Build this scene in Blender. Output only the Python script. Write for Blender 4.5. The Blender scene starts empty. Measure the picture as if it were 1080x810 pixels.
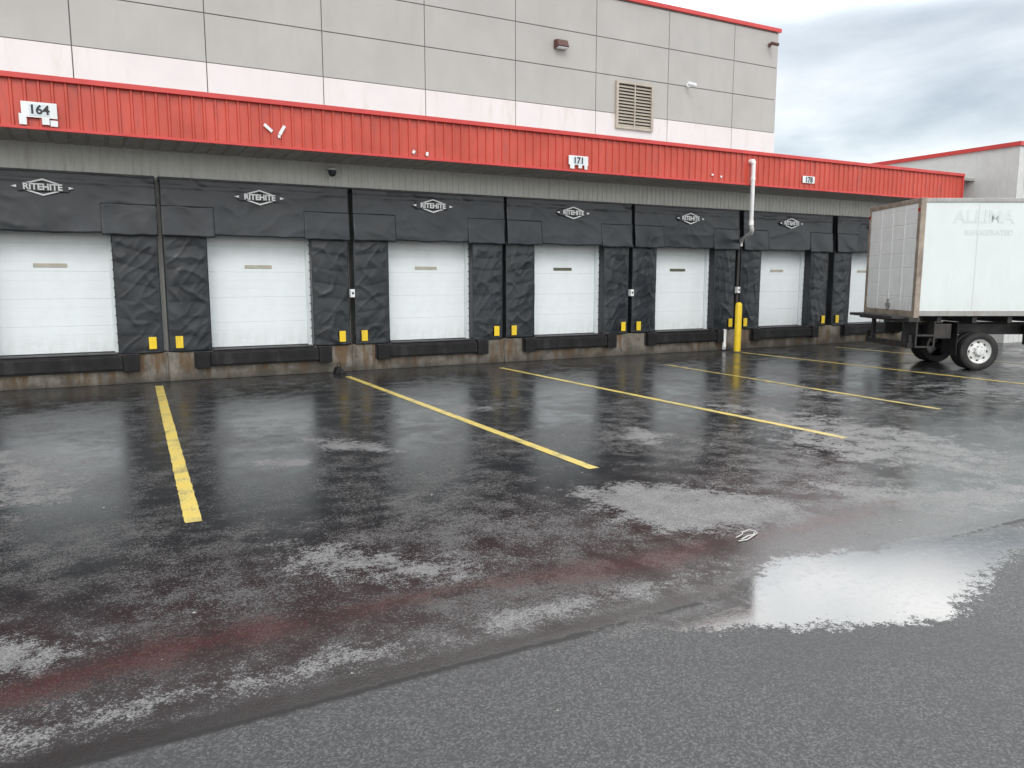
import bpy, bmesh, math, random
import numpy as np
from mathutils import Vector, noise as mn
random.seed(7)
sc = bpy.context.scene
COL = sc.collection
sc.view_settings.view_transform = 'Standard'
sc.view_settings.look = 'None'
sc.view_settings.exposure = 0

# ------------------------------------------------------------------ helpers
def empty(name, loc=(0,0,0), rz=0.0):
    e = bpy.data.objects.new(name, None); COL.objects.link(e)
    e.location = loc; e.rotation_euler = (0,0,rz); e.empty_display_size = .3
    return e

def mesh(name, verts, faces, mat=None, parent=None, smooth=False, bevel=0, loc=(0,0,0), rot=(0,0,0)):
    me = bpy.data.meshes.new(name); me.from_pydata([tuple(v) for v in verts], [], faces); me.update()
    o = bpy.data.objects.new(name, me); COL.objects.link(o)
    if mat: me.materials.append(mat)
    if smooth:
        me.polygons.foreach_set('use_smooth', [True]*len(me.polygons))
    if bevel:
        b = o.modifiers.new('bev','BEVEL'); b.width = bevel; b.segments = 2; b.limit_method='ANGLE'
    o.parent = parent; o.location = loc; o.rotation_euler = rot
    return o

def boxes(name, lst, mat, parent=None, bevel=0, loc=(0,0,0), rot=(0,0,0)):
    V=[];F=[]
    for (x0,x1,y0,y1,z0,z1) in lst:
        n=len(V)
        V += [(x0,y0,z0),(x1,y0,z0),(x1,y1,z0),(x0,y1,z0),(x0,y0,z1),(x1,y0,z1),(x1,y1,z1),(x0,y1,z1)]
        F += [(n,n+3,n+2,n+1),(n+4,n+5,n+6,n+7),(n,n+1,n+5,n+4),(n+1,n+2,n+6,n+5),(n+2,n+3,n+7,n+6),(n+3,n,n+4,n+7)]
    return mesh(name,V,F,mat,parent,False,bevel,loc,rot)

def box(name,x0,x1,y0,y1,z0,z1,mat,parent=None,bevel=0,loc=(0,0,0),rot=(0,0,0)):
    return boxes(name,[(x0,x1,y0,y1,z0,z1)],mat,parent,bevel,loc,rot)

def lathe(name, prof, mat, parent=None, seg=40, axis='y', loc=(0,0,0), rot=(0,0,0), smooth=True):
    V=[];F=[]
    for i in range(seg):
        a=2*math.pi*i/seg
        for (r,t) in prof:
            if axis=='y': V.append((r*math.cos(a),t,r*math.sin(a)))
            else: V.append((r*math.cos(a),r*math.sin(a),t))
    m=len(prof)
    for i in range(seg):
        j=(i+1)%seg
        for k in range(m-1):
            F.append((i*m+k,i*m+k+1,j*m+k+1,j*m+k))
    o=mesh(name,V,F,mat,parent,smooth,0,loc,rot)
    if smooth:
        e=o.modifiers.new('es','EDGE_SPLIT'); e.split_angle=math.radians(40)
    return o

def tube(name, pts, r, mat, parent=None, seg=12):
    cu=bpy.data.curves.new(name,'CURVE'); cu.dimensions='3D'
    sp=cu.splines.new('POLY'); sp.points.add(len(pts)-1)
    for p,q in zip(sp.points,pts): p.co=(*q,1)
    cu.bevel_depth=r; cu.bevel_resolution=4; cu.use_fill_caps=True
    o=bpy.data.objects.new(name,cu); COL.objects.link(o); cu.materials.append(mat); o.parent=parent
    return o

def text(name, body, size, loc, mat, parent=None, rz=0, ext=0.002, sx=1.0, off=.018):
    cu=bpy.data.curves.new(name,'FONT'); cu.body=body; cu.size=size; cu.extrude=ext
    cu.align_x='CENTER'; cu.align_y='CENTER'; cu.offset=size*off
    o=bpy.data.objects.new(name,cu); COL.objects.link(o); cu.materials.append(mat); o.parent=parent
    o.location=loc; o.rotation_euler=(math.pi/2,0,rz); o.scale=(sx,1,1)
    return o

class NT:
    def __init__(s, mat): s.t=mat.node_tree; s.n=s.t.nodes; s.l=s.t.links
    def new(s,typ,**kw):
        n=s.n.new(typ)
        for k,v in kw.items(): setattr(n,k,v)
        return n
    def link(s,a,b): s.l.new(a,b)
    def put(s,sock,v):
        if hasattr(v,'is_output'): s.l.new(v,sock)
        else: sock.default_value=v
    def math(s,op,a,b=0.0,c=0.0,clamp=False):
        n=s.new('ShaderNodeMath',operation=op,use_clamp=clamp)
        s.put(n.inputs[0],a); s.put(n.inputs[1],b); s.put(n.inputs[2],c); return n.outputs[0]
    def noise(s,vec,scale,detail=3,rough=.55,dist=0):
        n=s.new('ShaderNodeTexNoise'); s.put(n.inputs['Vector'],vec)
        n.inputs['Scale'].default_value=scale; n.inputs['Detail'].default_value=detail
        n.inputs['Roughness'].default_value=rough; n.inputs['Distortion'].default_value=dist
        return n.outputs[0]
    def mapr(s,v,a,b,c=0.0,d=1.0,smooth=True):
        n=s.new('ShaderNodeMapRange'); n.interpolation_type='SMOOTHSTEP' if smooth else 'LINEAR'
        s.put(n.inputs[0],v)
        for i,x in enumerate((a,b,c,d)): s.put(n.inputs[i+1],x)
        return n.outputs[0]
    def mix(s,f,a,b,typ='RGBA',blend='MIX'):
        n=s.new('ShaderNodeMix',data_type=typ)
        if typ=='RGBA':
            n.blend_type=blend; s.put(n.inputs[0],f)
            s.put(n.inputs[6],a if hasattr(a,'is_output') else (*a,1)); s.put(n.inputs[7],b if hasattr(b,'is_output') else (*b,1))
            return n.outputs[2]
        s.put(n.inputs[0],f); s.put(n.inputs[2],a); s.put(n.inputs[3],b); return n.outputs[0]
    def vmul(s,v,xyz):
        n=s.new('ShaderNodeVectorMath',operation='MULTIPLY'); s.put(n.inputs[0],v); n.inputs[1].default_value=xyz; return n.outputs[0]

def newmat(name):
    m=bpy.data.materials.new(name); m.use_nodes=True
    t=NT(m); b=t.n['Principled BSDF']; return m,t,b

def mat(name,col,rough=.5,metal=0,var=.12,scale=3,dirt=None,dirt_amt=.0,dirt_scale=2.0,bump=0,bscale=60,spec=.5,bottom=None):
    m,t,b=newmat(name)
    tc=t.new('ShaderNodeTexCoord').outputs['Object']
    n=t.noise(tc,scale,3,.6)
    f=t.mapr(n,.3,.7,1-var,1+var,False)
    hs=t.new('ShaderNodeHueSaturation'); t.put(hs.inputs['Color'],(*col,1)); t.put(hs.inputs['Value'],f)
    c=hs.outputs[0]
    if dirt:
        d=t.noise(t.vmul(tc,(1,1,.18)),dirt_scale*3,4,.68)
        dd=t.mapr(t.math('ADD',d,t.math('MULTIPLY',t.math('SUBTRACT',n,.5),.5)),.5,.75,0,dirt_amt)
        c=t.mix(dd,c,dirt)
    if bottom:
        z0,z1,bc,ba=bottom
        sp=t.new('ShaderNodeSeparateXYZ'); t.link(tc,sp.inputs[0])
        k=t.mapr(sp.outputs[2],z0,z1,1,0)
        nn=t.noise(t.vmul(tc,(1,1,.4)),7,4,.65)
        k=t.math('MULTIPLY',k,t.mapr(nn,.35,.65,.15,1)); k=t.math('MULTIPLY',k,ba)
        c=t.mix(k,c,bc)
    t.link(c,b.inputs['Base Color'])
    t.link(t.mapr(n,.3,.7,min(rough+.1,1),max(rough-.08,.03),False),b.inputs['Roughness'])
    b.inputs['Metallic'].default_value=metal
    b.inputs['Specular IOR Level'].default_value=spec
    if bump:
        bn=t.new('ShaderNodeBump'); bn.inputs['Strength'].default_value=bump; bn.inputs['Distance'].default_value=.01
        t.link(t.noise(tc,bscale,2),bn.inputs['Height']); t.link(bn.outputs[0],b.inputs['Normal'])
    return m

M={}
M['red']=mat('red_painted_metal',(.52,.070,.045),.42,var=.14,dirt=(.30,.06,.045),dirt_amt=.6,scale=1.2)
M['redtrim']=mat('red_trim_metal',(.56,.05,.045),.4,var=.08)
M['siding']=mat('light_siding_metal',(.78,.79,.76),.5,var=.06,dirt=(.50,.50,.46),dirt_amt=.4)
M['soffit']=mat('soffit_metal',(.54,.50,.47),.6,var=.12,dirt=(.26,.22,.19),dirt_amt=.5)
M['panel']=mat('grey_precast_panel',(.415,.402,.388),.8,var=.06,scale=.8,dirt=(.33,.32,.305),dirt_amt=.35,dirt_scale=.5)
M['band']=mat('pale_precast_panel',(.70,.65,.655),.8,var=.04,scale=.8,dirt=(.52,.44,.38),dirt_amt=.4,dirt_scale=.6)
M['joint']=mat('panel_joint_sealant',(.17,.165,.16),.8)
M['white']=mat('white_door_paint',(.74,.79,.81),.38,var=.03,dirt=(.66,.69,.69),dirt_amt=.25,dirt_scale=1.2,bottom=(.6,1.15,(.50,.51,.50),.45))
M['whitepipe']=mat('white_pvc',(.80,.80,.80),.35,var=.05,dirt=(.5,.48,.43),dirt_amt=.4)
M['plate']=mat('beige_plate',(.42,.40,.33),.5)
M['platedark']=mat('dark_slot_plate',(.10,.10,.07),.4)
M['rubber']=mat('black_rubber',(.010,.010,.011),.6,var=.3,dirt=(.05,.05,.05),dirt_amt=.4,spec=.3)
M['steel']=mat('dark_steel',(.022,.022,.024),.5,var=.3,dirt=(.09,.055,.035),dirt_amt=.5)
M['galv']=mat('galvanised',(.36,.36,.35),.45,.5,var=.15,dirt=(.2,.14,.09),dirt_amt=.5)
M['yellow']=mat('yellow_paint',(.80,.56,.02),.4,var=.08,dirt=(.3,.22,.05),dirt_amt=.4)
M['signwhite']=mat('sign_white',(.75,.77,.78),.45,var=.05,dirt=(.45,.43,.4),dirt_amt=.3)
M['black']=mat('black_paint',(.01,.01,.012),.4)
M['logo']=mat('logo_white',(.72,.74,.74),.5,var=.1)
M['lampbody']=mat('bronze_lamp',(.09,.035,.03),.4)
M['glass']=mat('dark_glass',(.02,.025,.03),.08)
M['roof']=mat('roof_membrane',(.35,.35,.34),.8)
M['wingwall']=mat('wing_wall',(.62,.63,.62),.6,var=.06,dirt=(.46,.46,.44),dirt_amt=.4)
M['tire']=mat('tire_rubber',(.016,.016,.016),.75,var=.25,dirt=(.06,.056,.05),dirt_amt=.5)
M['rim']=mat('white_rim',(.72,.73,.72),.4,var=.08,dirt=(.3,.27,.22),dirt_amt=.6,dirt_scale=5)
M['wire']=mat('grey_white_wire',(.50,.50,.48),.6)
M['lightblue']=mat('plate_pale',(.60,.66,.70),.4)
M['louvre']=mat('louvre_metal',(.42,.37,.31),.5,var=.1)

m,t,b=newmat('stained_concrete'); tc=t.new('ShaderNodeTexCoord').outputs['Object']
n=t.noise(tc,2.5,6,.65); c=t.mix(t.mapr(n,.35,.65),(.10,.088,.07),(.23,.21,.18))
d=t.noise(t.vmul(tc,(2.2,1,.5)),2.2,5,.6); c=t.mix(t.mapr(d,.46,.62,0,.85),c,(.11,.062,.025))
sp=t.new('ShaderNodeSeparateXYZ'); t.link(tc,sp.inputs[0])
wetk=t.mapr(t.math('ADD',sp.outputs[2],t.math('MULTIPLY',n,.35)),.12,.5,.85,0)
c=t.mix(wetk,c,(.04,.036,.03)); t.link(c,b.inputs['Base Color']); b.inputs['Roughness'].default_value=.75
bn=t.new('ShaderNodeBump'); bn.inputs['Strength'].default_value=.5; bn.inputs['Distance'].default_value=.02
t.link(t.noise(tc,25,4,.7),bn.inputs['Height']); t.link(bn.outputs[0],b.inputs['Normal']); M['concrete']=m

m,t,b=newmat('shelter_vinyl'); tc=t.new('ShaderNodeTexCoord').outputs['Object']
n=t.noise(tc,1.8,4,.6); c=t.mix(t.mapr(n,.35,.65),(.011,.014,.018),(.020,.025,.031))
s=t.noise(t.vmul(tc,(3,3,.6)),6,4,.7); c=t.mix(t.mapr(s,.60,.80,0,.3),c,(.075,.08,.085)); t.link(c,b.inputs['Base Color'])
t.link(t.mapr(n,.3,.7,.27,.40),b.inputs['Roughness'])
bn=t.new('ShaderNodeBump'); bn.inputs['Strength'].default_value=.30; bn.inputs['Distance'].default_value=.010
t.link(t.noise(t.vmul(tc,(1,1,.8)),7,1,.5,.8),bn.inputs['Height']); t.link(bn.outputs[0],b.inputs['Normal']); M['fabric']=m

# ------------------------------------------------------------------ ground sheet
def axis_coords(lo,hi,step,far):
    a=list(np.arange(lo,hi+1e-6,step)); 
    return np.array([-far,-far/3,-far/8,lo-12]+a+[hi+12,far/8,far/3,far])
xs=axis_coords(-10,34,.1,900.); ys=axis_coords(-4,17.5,.1,900.)
X,Y=np.meshgrid(xs,ys); nx,ny=len(xs),len(ys)
P=np.stack([X.ravel(),Y.ravel()],1)
def sdpoly(P,poly):
    poly=np.array(poly,float); d=np.full(len(P),1e9); ins=np.zeros(len(P),bool)
    for i in range(len(poly)):
        a=poly[i]; bb=poly[(i+1)%len(poly)]; e=bb-a; w=P-a
        tt=np.clip((w@e)/(e@e),0,1); q=w-tt[:,None]*e; d=np.minimum(d,(q**2).sum(1))
        c1=(a[1]<=P[:,1])&(bb[1]>P[:,1]); c2=(bb[1]<=P[:,1])&(a[1]>P[:,1])
        cr=e[0]*w[:,1]-e[1]*w[:,0]
        ins^=(c1&(cr>0))|(c2&(cr<0))
    return np.where(ins,-1,1)*np.sqrt(d)
def fld(poly,w,amp=1.0): return np.clip(.5-sdpoly(P,poly)/w,0,1)*amp
dry=np.zeros(len(P)); pud=np.zeros(len(P))
for poly,w,a in [
  ([(3.97,6.28),(5.0,6.01),(5.54,5.24),(5.55,4.5),(5.17,4.3),(4.31,4.5),(3.86,4.86),(3.82,5.63)],.8,.90),
  ([(1.15,6.1),(1.69,5.63),(2.5,4.75),(2.15,4.5),(1.58,4.84),(1.1,5.31)],.7,.78),
  ([(2.2,10.1),(2.87,9.44),(3.25,8.55),(2.41,9.0)],.6,.95),
  ([(1.45,9.0),(2.1,8.8),(1.95,8.4),(1.5,8.5)],.4,.95),
  ([(-1.6,11.4),(-.55,11.0),(-.05,9.6),(-.2,8.0),(-1.2,7.8)],1.2,.74),
  ([(-.9,5.4),(-.1,4.7),(-.4,4.5),(-1,4.6)],.5,.85),
  ([(5.9,8.2),(6.6,8.6),(6.7,7.8),(6.0,7.4)],.6,.8),
  ([(8.6,10.6),(9.7,9.3),(10.1,6.2),(9.5,4.9),(8.2,4.2),(7.3,5.6),(7.2,6.9),(8.2,8.0)],1.4,.64),
  ([(6.2,5.6),(7.2,4.6),(9.0,4.0),(9,3.7),(6.6,3.8),(5.9,4.6)],.8,.72),
  ([(4.0,11.5),(5.2,11.6),(6.2,10.8),(4.8,10.6)],.8,.66),
  ([(10.8,11.0),(12.2,11.5),(12.0,8.5),(11,8.0)],1.5,.66),
  ([(13.5,10.0),(18,9.8),(18,4.5),(13.2,5.5)],3.0,.66),
  ([(2.0,4.05),(3.9,3.98),(4.2,3.78),(1.8,3.78)],.4,.76),
  ([(-1.2,4.1),(1.2,4.05),(1.8,3.78),(-1.2,3.78)],.4,.68),
  ]: dry=np.maximum(dry,fld(poly,w,a))
for poly,w in [
  ([(2.5,3.52),(3.3,3.50),(4.28,3.86),(5.3,3.66),(6.6,3.50),(6.7,3.26),(5.6,3.06),(5.0,2.82),(4.5,2.66),(4.12,2.74),(3.7,2.95),(3.1,3.25)],.40),
  ]: pud=np.maximum(pud,fld(poly,w))
gy=P[:,1]; gx=P[:,0]
redc=4.42+.08*np.sin(gx*1.3)+.04*np.sin(gx*3.1+1)-.05*np.clip(gx-3,0,6)
redw=.30+.10*np.sin(gx*2.3+.5)
red=np.clip(1-np.abs(gy-redc)/redw,0,1)*np.clip((7.5-gx)/2,0,1)*(.85+.15*np.sin(gx*1.9+2))
verts=np.zeros((len(P),3),np.float32); verts[:,:2]=P
idx=np.arange(nx*ny).reshape(ny,nx)
quads=np.stack([idx[:-1,:-1],idx[:-1,1:],idx[1:,1:],idx[1:,:-1]],-1).reshape(-1,4)
me=bpy.data.meshes.new('ground'); me.from_pydata(verts.tolist(),[],quads.tolist()); me.update()
ca=me.color_attributes.new('mask','FLOAT_COLOR','POINT')
cc=np.ones((len(P),4),np.float32); cc[:,0]=dry; cc[:,1]=pud; cc[:,2]=red
ca.data.foreach_set('color',cc.ravel())
ground=bpy.data.objects.new('ground',me); COL.objects.link(ground)

m,t,b=newmat('wet_asphalt'); me.materials.append(m)
tc=t.new('ShaderNodeTexCoord').outputs['Object']
at=t.new('ShaderNodeAttribute',attribute_name='mask'); sr=t.new('ShaderNodeSeparateColor'); t.link(at.outputs['Color'],sr.inputs[0])
aD,aP,aR=sr.outputs
sp=t.new('ShaderNodeSeparateXYZ'); t.link(tc,sp.inputs[0]); yv=sp.outputs[1]
big=t.noise(tc,.55,2,.55); med=t.noise(tc,3.2,4,.62); sm=t.noise(tc,17,3,.65); grain=t.noise(tc,110,2,.85)
# individual aggregate stones: one random tone per cell
vo=t.new('ShaderNodeTexVoronoi',feature='F1'); t.link(tc,vo.inputs['Vector']); vo.inputs['Scale'].default_value=105
sc2=t.new('ShaderNodeSeparateColor'); t.link(vo.outputs['Color'],sc2.inputs[0]); stone=sc2.outputs[0]
cen=lambda v,k: t.math('MULTIPLY',t.math('SUBTRACT',v,.5),k)
A=lambda *v: v[0] if len(v)==1 else t.math('ADD',v[0],A(*v[1:]))
dryf=t.mapr(A(aD,cen(med,1.1),cen(sm,1.0),cen(grain,.9),cen(stone,.28)),.45,.70)
speck=t.mapr(A(cen(big,.9),cen(med,.9),cen(stone,.42),grain,cen(sm,.5)),.58,.74)
ye=A(yv,cen(med,.07),cen(sm,.06))
fg=t.mapr(ye,3.585,3.555)
seam=t.math('MULTIPLY',t.mapr(ye,3.50,3.54),t.mapr(ye,3.74,3.66))
pudf=t.mapr(A(aP,cen(med,1.2),cen(sm,1.1),cen(grain,.6),cen(stone,.25)),.42,.58)
redf=t.mapr(A(aR,cen(med,2.0),cen(sm,1.3),cen(stone,.25)),.30,.95)
wetc=t.mix(t.mapr(med,.3,.7),(.011,.012,.014),(.025,.026,.028))
wetc=t.mix(t.mapr(stone,.82,1.0,0,.5),wetc,(.11,.11,.11))
wetc=t.mix(t.math('MULTIPLY',speck,.5),wetc,(.125,.125,.125))
wetc=t.mix(t.math('MULTIPLY',redf,.82),wetc,(.038,.009,.008))
dryc=t.mix(stone,(.085,.085,.088),(.25,.25,.25))
dryc=t.mix(t.mapr(med,.35,.65,.45,0),dryc,(.07,.07,.073))
dryc=t.mix(t.math('MULTIPLY',redf,.65),dryc,(.045,.011,.010))
c=t.mix(dryf,wetc,dryc)
fgc=t.mix(t.math('POWER',stone,2.2),(.034,.035,.037),(.125,.126,.13))
fgc=t.mix(t.mapr(A(cen(med,.6),big),.40,.65,.1,.5),fgc,(.042,.043,.046))
c=t.mix(fg,c,fgc)
c=t.mix(t.math('MULTIPLY',seam,.94),c,(.006,.006,.007))
c=t.mix(t.math('MULTIPLY',pudf,.6),c,(.025,.025,.027))
t.link(c,b.inputs['Base Color'])
r=t.mapr(A(t.math('MULTIPLY',med,.6),t.math('MULTIPLY',big,.4)),.38,.62,.09,.28,False)
r=t.math('ADD',r,t.math('MULTIPLY',speck,.3))
r=t.mix(dryf,r,.62,'FLOAT'); r=t.mix(fg,r,.62,'FLOAT'); r=t.mix(pudf,r,t.mapr(A(sm,cen(grain,.8)),.45,.7,.025,.14,False),'FLOAT')
t.link(r,b.inputs['Roughness'])
t.link(t.mix(pudf,1.45,1.95,'FLOAT'),b.inputs['IOR'])
st=t.mix(dryf,t.mapr(speck,0,1,.18,.6,False),.7,'FLOAT'); st=t.mix(fg,st,.4,'FLOAT'); st=t.mix(pudf,st,.03,'FLOAT')
bn=t.new('ShaderNodeBump'); bn.inputs['Distance'].default_value=.004
t.link(t.math('ADD',t.math('MULTIPLY',sm,.4),t.math('ADD',t.math('MULTIPLY',grain,.6),t.math('MULTIPLY',vo.outputs['Distance'],-.5))),bn.inputs['Height']); t.link(st,bn.inputs['Strength']); t.link(bn.outputs[0],b.inputs['Normal'])

def A2(t,x,y): return t.math('ADD',t.math('MULTIPLY',x,.6),t.math('MULTIPLY',y,.5))
def linemat(name,a,bb,k):
    m,t,b=newmat(name); tc=t.new('ShaderNodeTexCoord').outputs['Object']
    n3=t.noise(tc,3,3); w=t.mapr(A2(t,t.noise(tc,70,3,.8),n3),a,bb)
    c=t.mix(t.mapr(n3,.3,.7),(.62,.46,.09),(.74,.61,.20))
    c=t.mix(t.math('MULTIPLY',w,k),c,(.10,.085,.04)); t.link(c,b.inputs['Base Color'])
    b.inputs['Roughness'].default_value=.4; return m
M['line']=linemat('worn_line_paint',.53,.65,.75); M['fade']=linemat('faded_line_paint',.46,.60,.8)
def pline(x0,y0,x1,y1,w,mt='line'):
    n=120; V=[];F=[]
    dx,dy=x1-x0,y1-y0; L=math.hypot(dx,dy); px,py=-dy/L*w/2,dx/L*w/2
    for i in range(n+1):
        f=i/n; cx=x0+dx*f; cy=y0+dy*f
        j1=1+.18*mn.noise(Vector((cx*12,cy*12,1))); j2=1+.18*mn.noise(Vector((cx*12,cy*12,7)))
        V+=[(cx+px*j1,cy+py*j1,.004),(cx-px*j2,cy-py*j2,.004)]
    for i in range(n): F.append((2*i,2*i+1,2*i+3,2*i+2))
    mesh('parking_line',V,F,M[mt])
pline(.97,16.3,.61,6.86,.14); pline(4.63,16.0,4.68,6.8,.13); pline(8.26,15.9,8.5,6.6,.13)
pline(12.1,14.6,11.75,7.4,.12,'fade'); pline(16.05,16.0,16.1,7.0,.13); pline(-3.0,16.3,-3.1,6.9,.13)
pline(19.9,16.0,19.9,8.0,.13)

# ------------------------------------------------------------------ warehouse
wh=empty('warehouse_building')
XL,XR=-14,26
def ribs(name,x0,x1,z0,z1,y,pitch,depth,wid,mt,parent):
    prof=[]; x=x0
    while x<x1:
        prof+= [(x,y),(x+pitch-wid,y),(x+pitch-wid+wid*.25,y-depth),(x+pitch-wid*.25,y-depth)]; x+=pitch
    prof.append((x1 if x>x1 else x,y)); V=[];F=[]
    prof=[(min(px,x1),py) for px,py in prof]
    for (px,py) in prof: V+=[(px,py,z0),(px,py,z1)]
    for i in range(len(prof)-1): F.append((2*i,2*i+2,2*i+3,2*i+1))
    return mesh(name,V,F,mt,parent)
box('dock_base',XL,XR,16.9,17.6,0,.60,M['concrete'],wh,.012)
box('wall_backing',XL,XR,17.34,17.6,.60,5.2,M['siding'],wh)
ribs('wall_siding',XL,XR,.60,4.62,17.33,.15,.022,.05,M['siding'],wh)
ribs('red_fascia',XL,25.0,4.58,5.36,15.62,.20,.03,.06,M['red'],wh)
box('fascia_back',XL,24.98,15.64,15.75,4.60,5.36,M['red'],wh)
box('fascia_cap',XL,25.04,15.54,15.80,5.36,5.45,M['redtrim'],wh,.006)
box('fascia_drip_edge',XL,25.04,15.575,15.63,4.555,4.60,M['redtrim'],wh,.004)
box('fascia_end_trim',24.98,25.04,15.56,17.3,4.60,5.36,M['redtrim'],wh)
V=[];F=[];x=XL;pr=[]
while x<25: pr+=[(x,4.605),(x+.22,4.605),(x+.235,4.63),(x+.285,4.63)]; x+=.30
for px,pz in pr: V+=[(px,15.76,pz),(px,17.33,pz)]
for i in range(len(pr)-1): F.append((2*i,2*i+1,2*i+3,2*i+2))
mesh('soffit',V,F,M['soffit'],wh)
box('canopy_roof',XL,XR,15.80,20.0,5.30,5.38,M['roof'],wh)
joints=[-.12+2.75*k for k in range(-6,8)]
box('upper_wall',XL-3,21.1,20.03,60,5.0,10.40,M['joint'],wh)
zl=[7.10,8.20,9.25,10.38]
xl=[XL-3]+[j for j in joints if j>XL-2.9]+[21.12]
pan=[];bnd=[]
for i in range(len(xl)-1):
    a,bx=xl[i]+.012,xl[i+1]-.012
    if i==len(xl)-2: bx=21.12
    bnd.append((a,bx,19.99,20.05,5.38,7.09))
    for k in range(3): pan.append((a,bx,20.0,20.05,zl[k]+.012,zl[k+1]-.012))
boxes('upper_grey_panels',pan,M['panel'],wh); boxes('upper_pale_panels',bnd,M['band'],wh)
box('upper_roof',XL-3,21.1,20.0,60,10.40,10.44,M['roof'],wh)
box('upper_coping',XL-3,21.2,19.93,20.12,10.41,10.53,M['redtrim'],wh,.006)
box('upper_coping_side',21.03,21.2,20.12,60,10.41,10.53,M['redtrim'],wh)
box('upper_side_wall',21.101,21.13,20.06,60,5.0,10.40,M['panel'],wh)
lv=[]; z=6.74
while z<7.98: lv.append(z); z+=.095
V=[];F=[]
for z in lv:
    n=len(V); V+=[(14.42,19.93,z),(15.68,19.93,z),(15.68,19.985,z+.07),(14.42,19.985,z+.07)]; F.append((n,n+1,n+2,n+3))
mesh('vent_slats',V,F,M['louvre'],wh)
boxes('vent_frame',[(14.34,14.42,19.91,19.988,6.66,8.06),(15.68,15.76,19.91,19.988,6.66,8.06),(14.42,15.68,19.91,19.988,6.66,6.73),(14.42,15.68,19.91,19.988,7.99,8.06),(15.03,15.07,19.925,19.988,6.73,7.99)],M['louvre'],wh)
box('vent_back',14.42,15.68,19.984,19.989,6.73,7.99,M['black'],wh)
box('low_roof',21.2,XR,20.0,40,5.30,5.38,M['roof'],wh)
wg=empty('wing_building')
box('wing_wall',26.0,60,14.45,40,0,6.25,M['wingwall'],wg)
boxes('wing_coping',[(25.93,60.1,14.38,14.5,6.25,6.38),(25.93,26.06,14.5,40,6.25,6.38)],M['redtrim'],wg)
ribs('wing_front_siding',26.0,60,0,6.25,14.44,.3,.02,.05,M['wingwall'],wg)
box('wing_light_box',26.5,26.95,14.2,14.42,5.0,5.35,M['lampbody'],wg,.02)

centres=[-.73,3.11,6.965,10.80,14.66,18.60,22.6]
for i,cx in enumerate(centres):
    d=empty('dock_door',(cx,17.27,0)); 
    V=[];F=[]
    z=.62; prof=[]
    while z<3.2:
        for k in range(3):
            a=z+k*.177; prof+=[(0,a+.004),(0,a+.168),(.002,a+.171),(.002,a+.174)]
        z+=.53; prof+=[(.010,z),(.010,z+.003)]
    for (py,pz) in prof: V+=[(-1.3,py,pz),(1.3,py,pz)]
    for k in range(len(prof)-1): F.append((2*k,2*k+1,2*k+3,2*k+2))
    mesh('door_sections',V,F,M['white'],d)
    box('pull_plate',-.28,.28,-.012,-.005,2.285,2.36,M['platedark' if i in (3,4) else 'plate'],d,.003)
    box('bottom_seal',-1.3,1.3,-.03,.0,.60,.635,M['rubber'],d)
    boxes('door_tracks',[(-1.14,-1.06,-.10,-.01,.6,3.4),(1.0,1.12,-.12,-.01,.6,3.4)],M['white'],d,.004)
    boxes('track_bolts',[(1.045,1.065,-.126,-.12,.8+.18*k,.82+.18*k) for k in range(12)],M['steel'],d)
    lev=empty('dock_leveler',(cx,16.9,0))
    box('leveler_frame',-1.42,1.42,-.05,-.002,.27,.592,M['steel'],lev,.01)
    box('leveler_plate',-1.05,1.05,-.09,.36,.602,.622,M['steel'],lev,.004)
    boxes('bumper',[(-1.40,-1.12,-.17,-.052,.25,.58),(1.12,1.40,-.17,-.052,.25,.58)],M['rubber'],lev,.015)
    box('bumper_bar',-1.12,1.12,-.13,-.052,.30,.56,M['rubber'],lev,.02)
    boxes('bumper_angle',[(-1.42,-1.10,-.18,-.05,.585,.60),(1.10,1.42,-.18,-.05,.585,.60)],M['steel'],lev)

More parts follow.
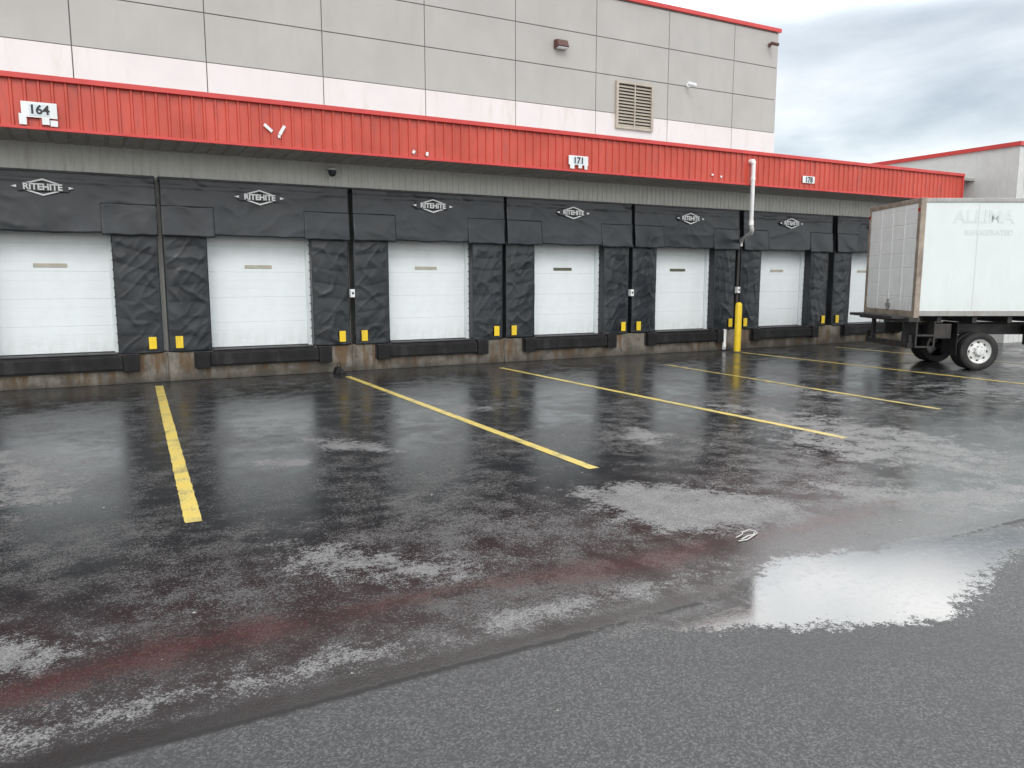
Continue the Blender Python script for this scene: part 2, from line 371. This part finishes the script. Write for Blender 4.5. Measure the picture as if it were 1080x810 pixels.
# ------------------------------------------------------------------ shelters
def cloth(name,x0,x1,z0,z1,y0,fn,parent,step=.025,mt=None,botfn=None):
    nx=max(2,int((x1-x0)/step)); nz=max(2,int((z1-z0)/step)); V=[];F=[]
    for j in range(nz+1):
        for i in range(nx+1):
            x=x0+(x1-x0)*i/nx; zb=z0+(botfn(x) if botfn else 0); z=zb+(z1-zb)*j/nz
            V.append((x,y0+fn(x,z),z))
    for j in range(nz):
        for i in range(nx):
            a=j*(nx+1)+i; F.append((a,a+1,a+nx+2,a+nx+1))
    o=mesh(name,V,F,mt or M['fabric'],parent,True)
    s=o.modifiers.new('th','SOLIDIFY'); s.thickness=.02; s.offset=-1
    return o
def ridge(x,z,seed,k):
    a=mn.noise(Vector((x*k,z*k,seed))); return (1-min(1,abs(a)*3.0))**2
for i,cx in enumerate(centres):
    W=3.74; hw=W/2; 
    sh=empty('dock_shelter',(cx,16.90,0)); sd=i*13.7
    inner=1.055
    for sgn in (-1,1):
        xa,xb=(-hw,-inner) if sgn<0 else (inner,hw)
        ns=random.uniform(0,99)
        def fpad(x,z,sgn=sgn,xa=xa,xb=xb,ns=ns):
            u=(x-xa)/(xb-xa)
            ph=(z+.14*mn.noise(Vector((x*1.2,z*.9,ns)))+.12*(u-.5)*sgn)/.33
            fr=ph-math.floor(ph)
            e=min(1,min(u,1-u)*9)
            d=-.006*math.sin(math.pi*fr**.6)*e
            # loose creases pulled between the edges
            d-=.012*ridge((x+z*.55)*1.0,(z-x)*.5,ns+3,2.6)*e
            d-=.008*ridge((x-z*.9)*1.0,(z+x)*.35,ns+9,3.6)*e
            return d-.03*math.sin(math.pi*min(max(u,0),1))+.016*mn.noise(Vector((x*2.4,z*1.6,ns)))
        cloth('side_pad',xa,xb,.60+random.uniform(-.01,.02),2.98,0,fpad,sh,.024)
        box('pad_core',xa+.012,xb-.012,.03,.40,.62,3.99,M['fabric'],sh,.015)
        ox=xa+.12 if sgn<0 else xb-.27
        box('guide_marker',ox,ox+.14,-.085,-.065,.68,.92,M['yellow'],sh,.006)
    def fh(x,z):
        u=(z-2.92)/1.12
        d=-.05-.07*(1-u)**1.0
        d-=.010*ridge(x*.8,z*1.5+x*.2,sd+4,1.3)+.006*ridge(x+z*.6,z-x*.4,sd+5,2.2)
        d+=.025*mn.noise(Vector((x*1.0,z*1.3,sd+2)))
        d+=-.010*math.exp(-((z-3.87)/.03)**2)
        d+=.008*math.sin(x*7+2*mn.noise(Vector((x,0,sd))))*(1-u)**2
        return d
    def fb(x): return -.015*math.cos(x*2.2)+.022*mn.noise(Vector((x*2.5,sd,1)))
    cloth('header_curtain',-hw-.01,hw+.01,2.93,4.05,0,fh,sh,.035,botfn=fb)
    for sgn in (-1,1):
        xa,xb=(-hw-.015,-inner+.15) if sgn<0 else (inner-.15,hw+.015)
        cloth('header_corner_flap',xa,xb,2.90,3.50,-.016,lambda x,z:fh(x,z)-.006*math.sin((x+z)*7),sh,.035,botfn=lambda x:.02*mn.noise(Vector((x*4,sd,5))))
    V=[(-hw-.01,-.06,4.05),(hw+.01,-.06,4.05),(hw+.01,.41,4.10),(-hw-.01,.41,4.10),(-hw-.01,-.06,4.0),(hw+.01,-.06,4.0),(hw+.01,.41,4.0),(-hw-.01,.41,4.0)]
    mesh('top_cover',V,[(0,1,2,3),(4,5,1,0),(5,6,2,1),(7,4,0,3),(4,7,6,5)],M['fabric'],sh)
    box('header_core',-hw+.02,hw-.02,.0,.41,2.98,3.995,M['fabric'],sh)
    box('top_batten',-hw,hw,-.085,-.062,4.01,4.05,M['steel'],sh,.004)
    lz=3.73
    text('logo_text','RITEHITE',.155,(0,-.137,lz),M['logo'],sh,sx=1.0,off=.035)
    def dia(a,bq): return [(-a,-.133,lz),(0,-.133,lz+bq),(a,-.133,lz),(0,-.133,lz-bq)]
    V=dia(.50,.155)+dia(.42,.125); F=[(k,(k+1)%4,4+(k+1)%4,4+k) for k in range(4)]
    mesh('logo_diamond',V,F,M['logo'],sh)
    box('logo_patch',-.41,.41,-.1345,-.1335,lz-.07,lz+.07,M['fabric'],sh)

for x,z in ((5.03,1.75),(12.73,1.7),(16.6,1.75)):
    e=empty('dock_control_box',(x,16.8,z)); box('case',-.05,.05,0,.12,-.09,.09,M['signwhite'],e,.01); box('button',-.02,.02,-.01,0,-.02,.03,M['black'],e)
for x in (1.18,5.03,8.88):
    e=empty('conduit_pipe',(x,16.86,0)); tube('pipe',[(0,0,.02),(0,0,.62)],.018,M['concrete'],e)

def sign(x0,x1,z0,z1,txt,extra=()):
    cx=(x0+x1)/2; e=empty('dock_number_sign',(cx,15.575,0))
    w=(x1-x0)/2
    boxes('plate',[(-w,w,-.012,0,z0+(z1-z0)*.30,z1)]+[(a,bq,-.014,-.001,c,d) for a,bq,c,d in extra],M['signwhite'],e,.003)
    zn=(z0+(z1-z0)*.42+z1-.05)/2
    box('number_panel',-w*.56,w*.56,-.0165,-.0125,z0+(z1-z0)*.38,z1-.035,M['lightblue'],e)
    text('number',txt,.20,(0,-.019,zn),M['black'],e,off=.03)
sign(-.90,-.38,4.64,5.00,'164',((-.30,-.19,4.62,4.80),(.03,.14,4.64,4.78),(.15,.26,4.62,4.72)))
sign(9.88,10.42,4.62,4.92,'171',((-.23,-.11,4.62,4.74),(.0,.1,4.64,4.74),(.17,.25,4.62,4.74)))
sign(17.62,18.10,4.66,4.93,'178')
for (x,z,a,l) in ((3.10,4.92,-40,.19),(3.36,4.90,60,.20),(3.30,4.78,0,.05),(6.05,4.70,60,.07),(6.35,4.68,80,.08),(14.3,4.75,85,.05),(14.6,4.72,80,.05)):
    e=empty('tape_mark',(x,15.575,z)); box('strip',-l/2,l/2,-.008,0,-.03,.03,M['signwhite'],e,.004,rot=(0,math.radians(-a),0))

def walllamp(x,y,z,s=1):
    e=empty('wall_lamp',(x,y,z))
    V=[(-.2,0,-.12),(.2,0,-.12),(.2,0,.13),(-.2,0,.13),(-.18,-.26,-.08),(.18,-.26,-.08),(.18,-.16,.12),(-.18,-.16,.12)]
    F=[(0,3,2,1),(4,5,6,7),(0,1,5,4),(3,7,6,2),(0,4,7,3),(1,2,6,5)]
    mesh('housing',[(a*s,bq*s,c*s) for a,bq,c in V],F,M['lampbody'],e,bevel=.015)
    box('lens',-.15*s,.15*s,-.22*s,-.04*s,-.115*s,-.09*s,M['signwhite'],e,.005)
walllamp(12.33,19.985,8.8,1.0)
def seccam(x,y,z,mt='signwhite'):
    e=empty('security_camera',(x,y,z))
    lathe('mount_plate',[(0,-.03),(.07,-.03),(.07,0)],M[mt],e,20)
    tube('arm',[(0,-.02,0),(0,-.14,.02),(-.03,-.2,0)],.018,M[mt],e)
    lathe('camera_body',[(0,-.16),(.05,-.16),(.055,-.14),(.055,.12),(0,.12)],M[mt],e,20,loc=(-.05,-.26,-.03),rot=(.35,0,.5))
seccam(17.17,19.985,8.24); seccam(20.7,19.985,9.95,'lampbody')
e=empty('dome_camera',(4.72,17.25,4.46)); box('bracket',-.06,.06,-.25,.06,-.03,.03,M['galv'],e,.01)
lathe('dome',[(0,-.15),(.06,-.13),(.09,-.06),(.09,0),(0,.0)],M['glass'],e,24,axis='z',loc=(0,-.2,-.03)); lathe('ring',[(0,.03),(.10,.03),(.10,-.01),(.085,-.012)],M['signwhite'],e,24,axis='z',loc=(0,-.2,-.03))

dp=empty('downspout_pipe',(0,0,0))
tube('upper_run',[(15.63,15.47,5.12),(15.63,15.47,3.52),(15.72,15.52,3.38),(15.85,15.68,3.31),(16.5,16.66,3.20),(16.6,16.80,3.14),(16.61,16.82,3.02)],.055,M['whitepipe'],dp)
tube('outlet_elbow',[(15.63,15.62,5.17),(15.63,15.50,5.17),(15.63,15.47,5.10)],.07,M['whitepipe'],dp)
tube('collar',[(15.63,15.47,3.62),(15.63,15.47,3.50)],.068,M['whitepipe'],dp)
tube('collar_2',[(15.63,15.47,4.75),(15.63,15.47,4.68)],.066,M['whitepipe'],dp)
tube('shaded_run',[(16.62,16.90,3.05),(16.62,16.90,.6)],.05,M['steel'],dp)
tube('lower_run',[(16.05,16.75,.62),(16.05,16.75,.16),(15.95,16.65,.08)],.055,M['whitepipe'],dp)
bo=empty('safety_bollard',(16.02,16.2,0))
lathe('post',[(0,1.42),(.05,1.41),(.085,1.375),(.095,1.33),(.095,0)],M['yellow'],bo,28,axis='z')
lathe('concrete_collar',[(.0,.03),(.17,.03),(.18,.0)],M['concrete'],bo,24,axis='z')
ck=empty('wheel_chock',(4.62,16.55,0))
V=[(-.14,-.1,.006),(.14,-.1,.006),(.14,.1,.006),(-.14,.1,.006),(-.09,-.1,.15),(.0,-.1,.15),(.0,.1,.15),(-.09,.1,.15)]
mesh('wedge',V,[(0,3,2,1),(4,5,6,7),(0,1,5,4),(1,2,6,5),(2,3,7,6),(3,0,4,7)],M['rubber'],ck,bevel=.015)
tube('rope_handle',[(-.04,0,.15),(-.06,0,.22),(.0,.0,.24),(.02,0,.14)],.01,M['rubber'],ck)

wl=empty('discarded_wire',(4.5,4.36,.008))
tube('strand',[(-.16,-.07,0),(-.07,-.075,.0),(.05,-.03,.004),(.11,.0,.0),(.13,.04,.004),(.10,.08,.006),(.02,.07,.004),(-.02,.03,.004),(-.12,.0,0)],.0045,M['wire'],wl)
tube('strand_b',[(-.11,-.05,0),(-.02,-.03,.008),(.06,-.015,.0),(.10,.02,.004)],.005,M['wire'],wl)
V=[];F=[]
for k in range(130):
    x=random.uniform(-1,14); y=random.uniform(2,16.3); s=random.choice([.004,.005,.006,.008,.012])
    n=len(V); a=random.uniform(0,6)
    for q in range(5):
        V.append((x+s*math.cos(a+q*1.256)*random.uniform(.7,1.3),y+s*math.sin(a+q*1.256)*random.uniform(.5,1),.002))
    V.append((x,y,.002+s*.8))
    for q in range(5): F.append((n+q,n+(q+1)%5,n+5))
mesh('pebbles',V,F,mat('pebble',(.35,.34,.31),.7))

# ------------------------------------------------------------------ box truck
R=math.radians(-28.3)
tr=empty('box_truck',(16.13,10.96,0),R)
M['tbox']=mat('truck_white_frp',(.69,.75,.75),.42,var=.03,scale=1.2,dirt=(.58,.61,.60),dirt_amt=.35,dirt_scale=.8,bottom=(1.2,1.8,(.54,.56,.54),.4))
M['trear']=mat('truck_rear_dirty',(.84,.87,.86),.5,var=.05,dirt=(.66,.65,.60),dirt_amt=.4,dirt_scale=2.0,bottom=(1.3,1.8,(.50,.47,.41),.5))
M['rust']=mat('rusty_frame',(.30,.25,.20),.6,.1,var=.3,dirt=(.42,.40,.38),dirt_amt=.7,dirt_scale=2.5)
M['ghost']=mat('ghost_lettering',(.64,.695,.70),.45,var=.04)
L=6.6
box('cargo_body',.08,L,.0,2.42,1.30,3.79,M['tbox'],tr,.01)
boxes('body_rails',[(.06,L+.02,-.025,.03,1.24,1.36),(.06,L+.02,-.02,.04,3.74,3.83),(.06,L+.02,2.39,2.44,1.24,1.36),(.06,L+.02,2.38,2.44,3.74,3.83),(L-.02,L+.04,-.02,2.44,1.24,3.83)],M['galv'],tr,.008)
boxes('side_rivet_strips',[(.08+1.22*k,.10+1.22*k,-.006,-.001,1.36,3.74) for k in range(1,6)],M['ghost'],tr)
boxes('rivets',[(.12+.11*k,.128+.11*k,-.029,-.025,zq,zq+.008) for k in range(58) for zq in (1.33,3.76)],M['steel'],tr)
boxes('rear_frame',[(0,.12,-.03,.10,1.20,3.84),(0,.12,2.34,2.45,1.20,3.84),(0,.12,.10,2.34,3.74,3.84),(0,.14,.10,2.34,1.20,1.34)],M['rust'],tr,.008)
V=[];F=[];pr=[];z=1.35
while z<3.73:
    pr+=[(.015,z),(.015,min(z+.30,3.73)),(.021,min(z+.305,3.74)),(.021,min(z+.32,3.74))]; z+=.325
for px,pz in pr: V+=[(px,.10,pz),(px,2.34,pz)]
for k in range(len(pr)-1): F.append((2*k,2*k+2,2*k+3,2*k+1))
mesh('roll_up_door',V,F,M['trear'],tr)
boxes('door_stiles',[(.006,.0145,.10+.56*k-.015,.10+.56*k+.015,1.36,3.72) for k in range(1,4)],M['trear'],tr)
boxes('door_latch',[(-.02,.012,1.1,1.3,1.42,1.5),(-.022,.012,1.17,1.22,1.36,1.6)],M['galv'],tr)
boxes('rear_lights',[(-.012,.0,.0,.08,3.55,3.62),(-.012,0,2.36,2.43,3.55,3.62)],mat('red_lens',(.35,.02,.02),.2),tr)
boxes('rear_sill',[(-.10,.16,-.02,2.44,1.10,1.20)],M['steel'],tr,.01)
boxes('lift_platform',[(-.42,-.06,.12,2.30,1.17,1.235)],M['steel'],tr,.008)
boxes('underride_guard',[(.0,.12,.15,2.27,.50,.62),(.02,.10,.40,.50,.60,1.12),(.02,.10,1.92,2.02,.60,1.12),(.02,.10,.15,.22,.60,.80),(.02,.10,2.2,2.27,.60,.80)],M['steel'],tr,.01)
boxes('side_step',[(.10,.55,.02,.32,.78,.82),(.10,.14,.02,.32,.82,1.12),(.51,.55,.02,.32,.82,1.12),(.10,.55,.03,.07,.52,.56),(.10,.14,.03,.07,.56,.78),(.51,.55,.03,.07,.56,.78)],M['steel'],tr,.005)
boxes('chassis_rails',[(.2,7.6,.72,.80,.78,1.02),(.2,7.6,1.62,1.70,.78,1.02)]+[(.6+.8*k,.7+.8*k,.1,2.32,1.08,1.22) for k in range(8)],M['steel'],tr)
boxes('under_boxes',[(.55,.95,.10,.60,.72,1.06),(2.9,4.0,.12,.62,.55,1.02)],M['steel'],tr,.02)
boxes('mud_flaps',[(1.05,1.07,.05,.65,.35,1.1),(1.05,1.07,1.77,2.37,.35,1.1)],M['rubber'],tr)
def wheel(x,y,dirn,parent,R0=.43,single=False):
    def pr(lst): return [(r,tq*(-dirn)) for r,tq in lst]
    e=empty('wheel_assembly',(x,y,R0)); e.parent=parent
    lathe('tire',pr([(.27,.02),(.30,.0),(.36,-.012),(.405,.005),(R0,.03),(R0+.001,.06),(R0-.012,.065),(R0-.012,.075),(R0+.001,.08),(R0+.001,.115),(R0-.012,.12),(R0-.012,.13),(R0+.001,.135),(R0,.20),(.40,.24),(.30,.24),(.27,.22)]),M['tire'],e,48)
    lathe('rim',pr([(.275,.012),(.285,.02),(.26,.03),(.245,.07),(.215,.10),(.17,.075),(.13,.06),(.10,.06),(.095,.0),(.075,-.02),(0,-.022)]),M['rim'],e,48)
    V=[];F=[]
    for k in range(8):
        a=2*math.pi*k/8; rr=.195; cx,cz=rr*math.cos(a),rr*math.sin(a); n=len(V)
        for q in range(12):
            b2=2*math.pi*q/12; V.append((cx+.03*math.cos(b2),(.0835)*(-dirn),cz+.03*math.sin(b2)))
        F.append(tuple(range(n,n+12)))
    mesh('hand_holes',V,F,M['black'],e)
    boxes('lug_nuts',[(.118*math.cos(a)-.012,.118*math.cos(a)+.012,*sorted((.062*(-dirn),.035*(-dirn))),.118*math.sin(a)-.012,.118*math.sin(a)+.012) for a in [2*math.pi*k/8+.2 for k in range(8)]],M['galv'],e)
    if not single:
        lathe('inner_tire',pr([(.27,.28),(.38,.27),(R0,.30),(R0,.46),(.40,.50),(.27,.50)]),M['tire'],e,40)
wheel(1.62,.08,-1,tr); wheel(1.62,2.34,1,tr)
box('rear_axle',1.56,1.68,.3,2.1,.38,.50,M['steel'],tr)
wheel(7.3,.14,-1,tr,single=True); wheel(7.3,2.28,1,tr,single=True)
side=[(6.75,.62),(8.75,.62),(8.75,1.35),(8.62,1.62),(8.25,2.55),(8.0,2.66),(6.75,2.66)]
V=[(x,.12,z) for x,z in side]+[(x,2.30,z) for x,z in side]; n=len(side)
F=[tuple(range(n)),tuple(reversed(range(n,2*n)))]+[(k,k+n,(k+1)%n+n,(k+1)%n) for k in range(n)]
mesh('cab',V,F,M['tbox'],tr,bevel=.05)
mesh('cab_side_window',[(7.05,.11,1.7),(8.3,.11,1.7),(8.08,.11,2.4),(7.05,.11,2.4)],[(0,1,2,3)],M['glass'],tr)
mesh('windscreen',[(8.625,.3,1.66),(8.625,2.12,1.66),(8.32,2.12,2.42),(8.32,.3,2.42)],[(0,1,2,3)],M['glass'],tr)
boxes('front_bumper',[(8.7,8.85,.1,2.32,.45,.7)],M['steel'],tr,.02)
text('ghost_letters','ALLIMA',.40,(1.42,-.004,3.42),M['ghost'],tr,ext=.001)
text('ghost_letters_small','REFRIGERATED',.16,(1.55,-.004,3.08),M['ghost'],tr,ext=.001)

# ------------------------------------------------------------------ sky / light
w=bpy.data.worlds.new('World'); sc.world=w; w.use_nodes=True
t=NT(w); bg=t.n['Background']; out=t.n['World Output']
SE,SAZ=math.radians(38),math.radians(200)
sky=t.new('ShaderNodeTexSky'); sky.sky_type='NISHITA'; sky.sun_disc=False; sky.sun_elevation=SE; sky.sun_rotation=SAZ
t.link(sky.outputs[0],bg.inputs[0]); bg.inputs[1].default_value=.05
tc=t.new('ShaderNodeTexCoord').outputs['Generated']
sp=t.new('ShaderNodeSeparateXYZ'); t.link(tc,sp.inputs[0]); X_,Y_,Z_=sp.outputs
zz=t.math('MAXIMUM',Z_,0.0)
den=t.math('ADD',zz,.16)
cv=t.new('ShaderNodeCombineXYZ'); t.link(t.math('DIVIDE',X_,den),cv.inputs[0]); t.link(t.math('DIVIDE',Y_,den),cv.inputs[1]); cv.inputs[2].default_value=1.3
nn=t.noise(cv.outputs[0],1.15,6,.50,.25)
# a darker slate layer of cloud low over the horizon
band=t.math('MULTIPLY',t.mapr(Z_,.09,.15),t.mapr(Z_,.25,.18))
nn=t.math('SUBTRACT',t.math('ADD',nn,.075),t.math('MULTIPLY',band,.12))
cr=t.new('ShaderNodeValToRGB'); e=cr.color_ramp.elements
e[0].position=.34; e[0].color=(.40,.43,.445,1); e[1].position=.57; e[1].color=(.84,.83,.80,1)
k=e.new(.46); k.color=(.64,.655,.65,1)
t.link(nn,cr.inputs[0])
back=t.mapr(Y_,.2,-.8,0,1)
# added sky glow, mostly above the view, so the puddle reflects brighter
dp_=t.new('ShaderNodeVectorMath',operation='DOT_PRODUCT'); t.link(tc,dp_.inputs[0]); dp_.inputs[1].default_value=(.72,.58,.38)
glow=t.math('MULTIPLY',t.mapr(Z_,.27,.36),t.mapr(dp_.outputs['Value'],.60,.92))
gain=t.math('ADD',t.math('ADD',.90,t.math('MULTIPLY',back,1.0)),t.math('ADD',t.math('MULTIPLY',zz,.4),t.math('MULTIPLY',glow,3.6)))
b2=t.new('ShaderNodeBackground'); t.link(cr.outputs[0],b2.inputs[0]); t.link(gain,b2.inputs[1])
ad=t.new('ShaderNodeAddShader'); t.link(bg.outputs[0],ad.inputs[0]); t.link(b2.outputs[0],ad.inputs[1]); t.link(ad.outputs[0],out.inputs[0])
ld=bpy.data.lights.new('sun','SUN'); ld.energy=.9; ld.angle=math.radians(25); ld.color=(1,.97,.93)
lo=bpy.data.objects.new('sun',ld); COL.objects.link(lo)
dv=Vector((math.sin(SAZ)*math.cos(SE),math.cos(SAZ)*math.cos(SE),math.sin(SE)))
lo.rotation_euler=dv.to_track_quat('Z','Y').to_euler(); lo.location=(0,-10,30)

cd=bpy.data.cameras.new('camera'); cd.lens=27.0; cd.sensor_width=36; cd.clip_end=3000
co=bpy.data.objects.new('camera',cd); COL.objects.link(co); co.location=(0,0,2.05)
co.rotation_euler=(math.radians(90)-math.atan(110/810),0,math.radians(-28.3)); sc.camera=co
